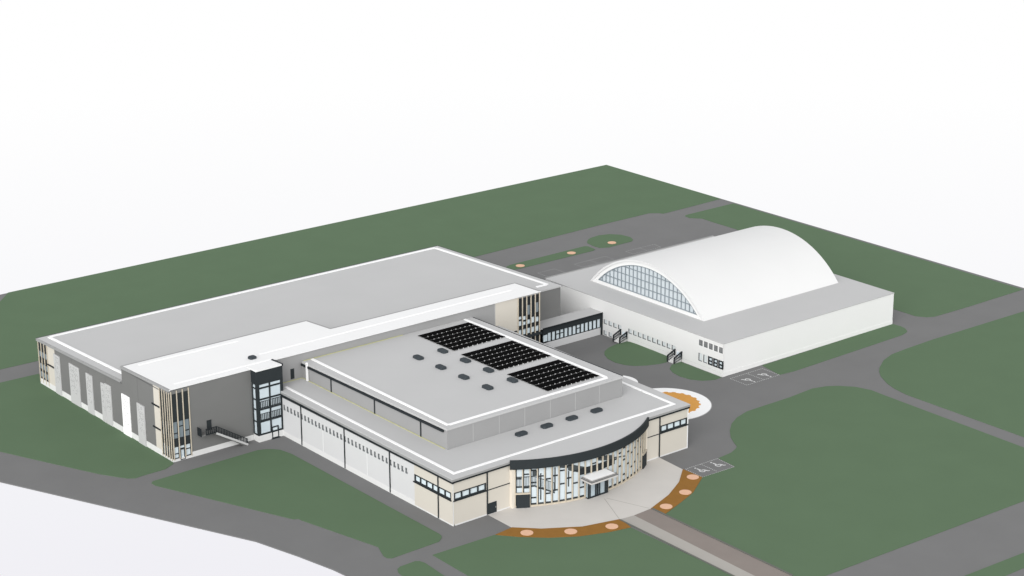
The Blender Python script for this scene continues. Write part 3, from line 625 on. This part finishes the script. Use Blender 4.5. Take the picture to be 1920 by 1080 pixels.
mb = MB().box(sx0-.1, sx1+.1, sy1+.07, sy1+.25, hs-.2, hs+.12); mb.build('parapet', EAVE, S)
VY, VZ, VR = 48.85, -7.03, 21.46
va = math.acos((hs-VZ)/VR)
def vp(t, r=VR): a = -va+2*va*t; return (VY-r*math.sin(a), VZ+r*math.cos(a))
mb = MB(); n = 72
for k in range(n):
    (y0, z0), (y1, z1) = vp(k/n), vp((k+1)/n); (i0, j0), (i1, j1) = vp(k/n, VR-.4), vp((k+1)/n, VR-.4)
    mb.hexa([(85.1, y0, z0), (122.84, y0, z0), (122.84, i0, j0), (85.1, i0, j0)], [(85.1, y1, z1), (122.84, y1, z1), (122.84, i1, j1), (85.1, i1, j1)])
mb.build('vault', VAULT, S)
# rim of the arched window
RI = 20.35; ai = math.acos((7.28-VZ)/RI)
mb = MB()
for k in range(n):
    (y0, z0), (y1, z1) = vp(k/n, VR-.4), vp((k+1)/n, VR-.4)
    ia, ib = -ai+2*ai*k/n, -ai+2*ai*(k+1)/n
    p = [(VY-RI*math.sin(q), VZ+RI*math.cos(q)) for q in (ia, ib)]
    mb.hexa([(85.3, y0, z0), (85.7, y0, z0), (85.7, *p[0]), (85.3, *p[0])], [(85.3, y1, z1), (85.7, y1, z1), (85.7, *p[1]), (85.3, *p[1])])
h = (VR-.4)*math.sin(math.acos((hs-VZ)/(VR-.4))); mb.box(85.14, 85.7, VY-h, VY+h, hs, 7.28)
mb.build('arch_rim', HALLW, S)
aw = MB(); hw = RI*math.sin(ai); NM = 25
def ztop(y): return VZ+math.sqrt(max(0, RI*RI-(y-VY)**2))
for k in range(1, NM):
    y = VY-hw+2*hw*k/NM
    if ztop(y) > 7.6: aw.box(85.36, 85.5, y-.07, y+.07, 7.3, ztop(y))
for z in (7.36, 8.85, 10.4, 11.95):
    q = math.sqrt(RI*RI-(z-VZ)**2); aw.box(85.34, 85.45, VY-q, VY+q, z-.07, z+.07)
for k in range(n):
    ia, ib = -ai+2*ai*k/n, -ai+2*ai*(k+1)/n
    aw.bar((85.42, VY-(RI-.08)*math.sin(ia), VZ+(RI-.08)*math.cos(ia)), (85.42, VY-(RI-.08)*math.sin(ib), VZ+(RI-.08)*math.cos(ib)), .16)
aw = aw.build('arched_window', ARCHF, S)
pts = [(85.56, VY-RI*math.sin(-ai+2*ai*k/n), VZ+RI*math.cos(-ai+2*ai*k/n)) for k in range(n+1)]
MB().face(pts).build('pane', GLASSH, aw)
MB().face([(86, 33, hs+.05), (122, 33, hs+.05), (122, 64.5, hs+.05), (86, 64.5, hs+.05)]).build('hall_floor', INTER, S)
MB().face([(122.7, 33, hs), (122.7, 64.7, hs), (122.7, 57, 12.2), (122.7, 49, 14.2), (122.7, 41, 12.2)]).build('gable', VAULT, S)

# ================================================================== entrance steps of the hall
def entrance_steps(yc, z, lab):
    t = thing('entrance_steps', lab, 'steps', (78, yc, z), 'steps up to the white hall')
    mb = MB()
    for k in range(5): mb.box(77.0+k*.38, 78.9, yc-.8, yc+.8, z, z+.17*(k+1))
    mb.build('steps', PLINTH, t)
    for s in (-1, 1):
        y = yc+s*.92
        o = MB().bar((76.85, y, z+1.2), (78.9, y, z+2.05), .2, .22).bar((76.9, y, z-.02), (76.9, y, z+1.2), .2).bar((78.8, y, z+.6), (78.8, y, z+1.95), .16)
        o = o.build('handrail', ANTHD, t)
        m = MB()
        for k in range(5): m.bar((77.2+k*.34, y, z+.1+k*.1), (77.2+k*.34, y, z+1.35+k*.14), .09)
        m.bar((76.95, y, z+.25), (78.8, y, z+.75), .12).bar((76.95, y, z+.7), (78.8, y, z+1.3), .1)
        m.build('balusters', ANTH, o)
        MB().box(77.05, 78.75, y-.03, y+.03, z+.1, z+.9).build('side_panel', PERF, o)
    MB().box(78.9, 78.985, yc-.55, yc+.55, z+.86, z+1.7).build('landing_door', PANE, t)
entrance_steps(48.1, -.15, 'entrance steps with dark handrails on the white hall, the flight nearest the glazed corridor')
entrance_steps(32.6, 0, 'entrance steps with dark handrails on the white hall, between the two half-round lawns')

# ================================================================== things on the roofs
def hatch(x, y, z, along, lab, tilt=0):
    a, b = {'x': (1.05, .62), 'y': (.62, 1.05), 'q': (.66, .62)}[along]
    c = .24
    P = lambda a, b: [(-a+c, -b), (a-c, -b), (a, -b+c), (a, b-c), (a-c, b), (-a+c, b), (-a, b-c), (-a, -b+c)]
    n = 8; p0 = P(a, b); p1 = P(a-.06, b-.06)
    m = MB(); m.prism(p0, 0, .32)
    m = m.build('roof_hatch', HATCH); m.location = (x, y, z)
    l = MB(); l.prism(p1, .32, .4); l = l.build('lid', HATCH); l.parent = m
    tag(m, lab, 'roof hatch', 'grey hatches on the flat roofs')
for i, y in enumerate((39.6, 33.05, 26.55, 20.0)):
    pos = ('farthest from the viewer', 'second from far end', 'second from near end', 'nearest the viewer')[i]
    hatch(22.7, y, utop(0, y), 'y', 'hatch on the upper roof, row away from the solar panels, '+pos)
    hatch(28.05, y, utop(0, y), 'y', 'hatch on the upper roof, row beside the solar panels, '+pos)
for i, x in enumerate((19.54, 24.95, 30.37, 35.83)):
    hatch(x, 7.2, ftop(0, 7.2), 'x', 'grey hatch on the lower roof above the curved entrance, '+('leftmost of its row', 'second from the left', 'third from the left', 'rightmost of its row')[i])
hatch(-1.87, 54.7, mtop(-1.87, 54.7), 'q', 'single dark grey hatch on the white roof near the stair tower')
ARR = [('back', (29.75, 41.35), (38.5, 49.45)), ('middle', (29.5, 41.05), (25.3, 36.25)), ('front', (29.3, 40.8), (12.15, 23.1))]
ORD = ['nearest the roof front', 'second from the front', 'third from the front', 'third from the back', 'second from the back', 'farthest back']
for nm, (xa, xb), (ya, yb) in ARR:
    pitch = (yb-ya)/6
    for r in range(6):
        y0 = ya+r*pitch; z = utop(0, y0)
        mb = MB(); n = 11; w = (xb-xa)/n; off = (.12 if r % 2 else 0)
        for k in range(n):
            x0 = xa+k*w+.025; x1 = xa+(k+1)*w-.025
            mb.hexa([(x0, y0+.06, z+.14), (x1, y0+.06, z+.14), (x1, y0+pitch-.07, z+.05), (x0, y0+pitch-.07, z+.05)], [(x0, y0+.06, z+.18), (x1, y0+.06, z+.18), (x1, y0+pitch-.07, z+.09), (x0, y0+pitch-.07, z+.09)])
        o = mb.build('solar_panel_row', SOLAR); recentre(o, (xa, y0, z))
        f = MB().box(0, xb-xa, pitch*.5-.03, pitch*.5+.03, .01, .06)
        for k in range(1, n):
            f.box(k*w-.04, k*w+.04, .12, pitch*.5-.03, .02, .05)
            f.box(k*w-.06, k*w+.06, -.03, .09, .02, .19)
        f = f.build('mounting_rail', SOLARF); f.parent = o
        tag(o, 'black solar panel row in the %s array on the upper roof, %s' % (nm, ORD[r]), 'solar panels', 'rows of solar panels')

# ================================================================== light, sky, camera
SUN_EL, SUN_AZ = math.radians(SUNEL), math.radians(SUNAZ)      # light travels towards (+x, +y)
sd = bpy.data.lights.new('sun', 'SUN'); sd.energy = SUNS; sd.angle = math.radians(SUNA); sd.color = (1, .985, .96)
so = bpy.data.objects.new('sun', sd); C.objects.link(so)
dv = Vector((math.sin(SUN_AZ)*math.cos(SUN_EL), math.cos(SUN_AZ)*math.cos(SUN_EL), -math.sin(SUN_EL)))
so.rotation_euler = dv.to_track_quat('-Z', 'Y').to_euler(); so.location = (-80, -80, 90)
w = bpy.data.worlds.new('World'); sc.world = w; w.use_nodes = True
nt = w.node_tree; bg = nt.nodes['Background']
sky = nt.nodes.new('ShaderNodeTexSky'); sky.sky_type = 'NISHITA'; sky.sun_disc = False
sky.sun_elevation = SUN_EL; sky.sun_rotation = SUN_AZ+math.pi
hsv = nt.nodes.new('ShaderNodeHueSaturation'); hsv.inputs['Saturation'].default_value = .05; hsv.inputs['Value'].default_value = SKYV
nt.links.new(sky.outputs[0], hsv.inputs['Color'])
tc = nt.nodes.new('ShaderNodeTexCoord'); sp = nt.nodes.new('ShaderNodeSeparateXYZ'); nt.links.new(tc.outputs['Generated'], sp.inputs[0])
mr = nt.nodes.new('ShaderNodeMapRange'); mr.inputs['From Min'].default_value = -.47; mr.inputs['From Max'].default_value = -.215
nt.links.new(sp.outputs['Z'], mr.inputs['Value'])
rp = nt.nodes.new('ShaderNodeValToRGB')                       # pale backdrop gradient for the empty white void under the horizon
rp.color_ramp.elements[0].color = (*lin(238, 237, 243), 1); rp.color_ramp.elements[1].color = (1.0, 1.0, 1.0, 1)
e = rp.color_ramp.elements.new(.4); e.color = (*[.905, .903, .935], 1)
nt.links.new(mr.outputs[0], rp.inputs['Fac'])
m2 = nt.nodes.new('ShaderNodeMapRange'); m2.inputs['From Min'].default_value = -.02; m2.inputs['From Max'].default_value = .06
nt.links.new(sp.outputs['Z'], m2.inputs['Value'])
mx = nt.nodes.new('ShaderNodeMixRGB'); nt.links.new(m2.outputs[0], mx.inputs['Fac']); nt.links.new(rp.outputs[0], mx.inputs[1]); nt.links.new(hsv.outputs[0], mx.inputs[2])
nt.links.new(mx.outputs[0], bg.inputs['Color']); bg.inputs['Strength'].default_value = 1.0
sc.view_settings.view_transform = 'Standard'; sc.view_settings.look = 'None'; sc.view_settings.exposure = 0; sc.view_settings.gamma = 1
cam = bpy.data.cameras.new('camera'); co = bpy.data.objects.new('camera', cam); C.objects.link(co)
cam.sensor_width = 36; cam.lens = 3820.03*36/1920; cam.clip_start = 1; cam.clip_end = 4000
co.matrix_world = Matrix([[0.778007, 0.196799, -0.596637, -175.048534], [-0.628248, 0.238957, -0.740408, -232.004731], [-0.003141, 0.950878, 0.309549, 133.613778], [0, 0, 0, 1]])
sc.camera = co
sc.cycles.max_bounces = 6; sc.cycles.transparent_max_bounces = 8
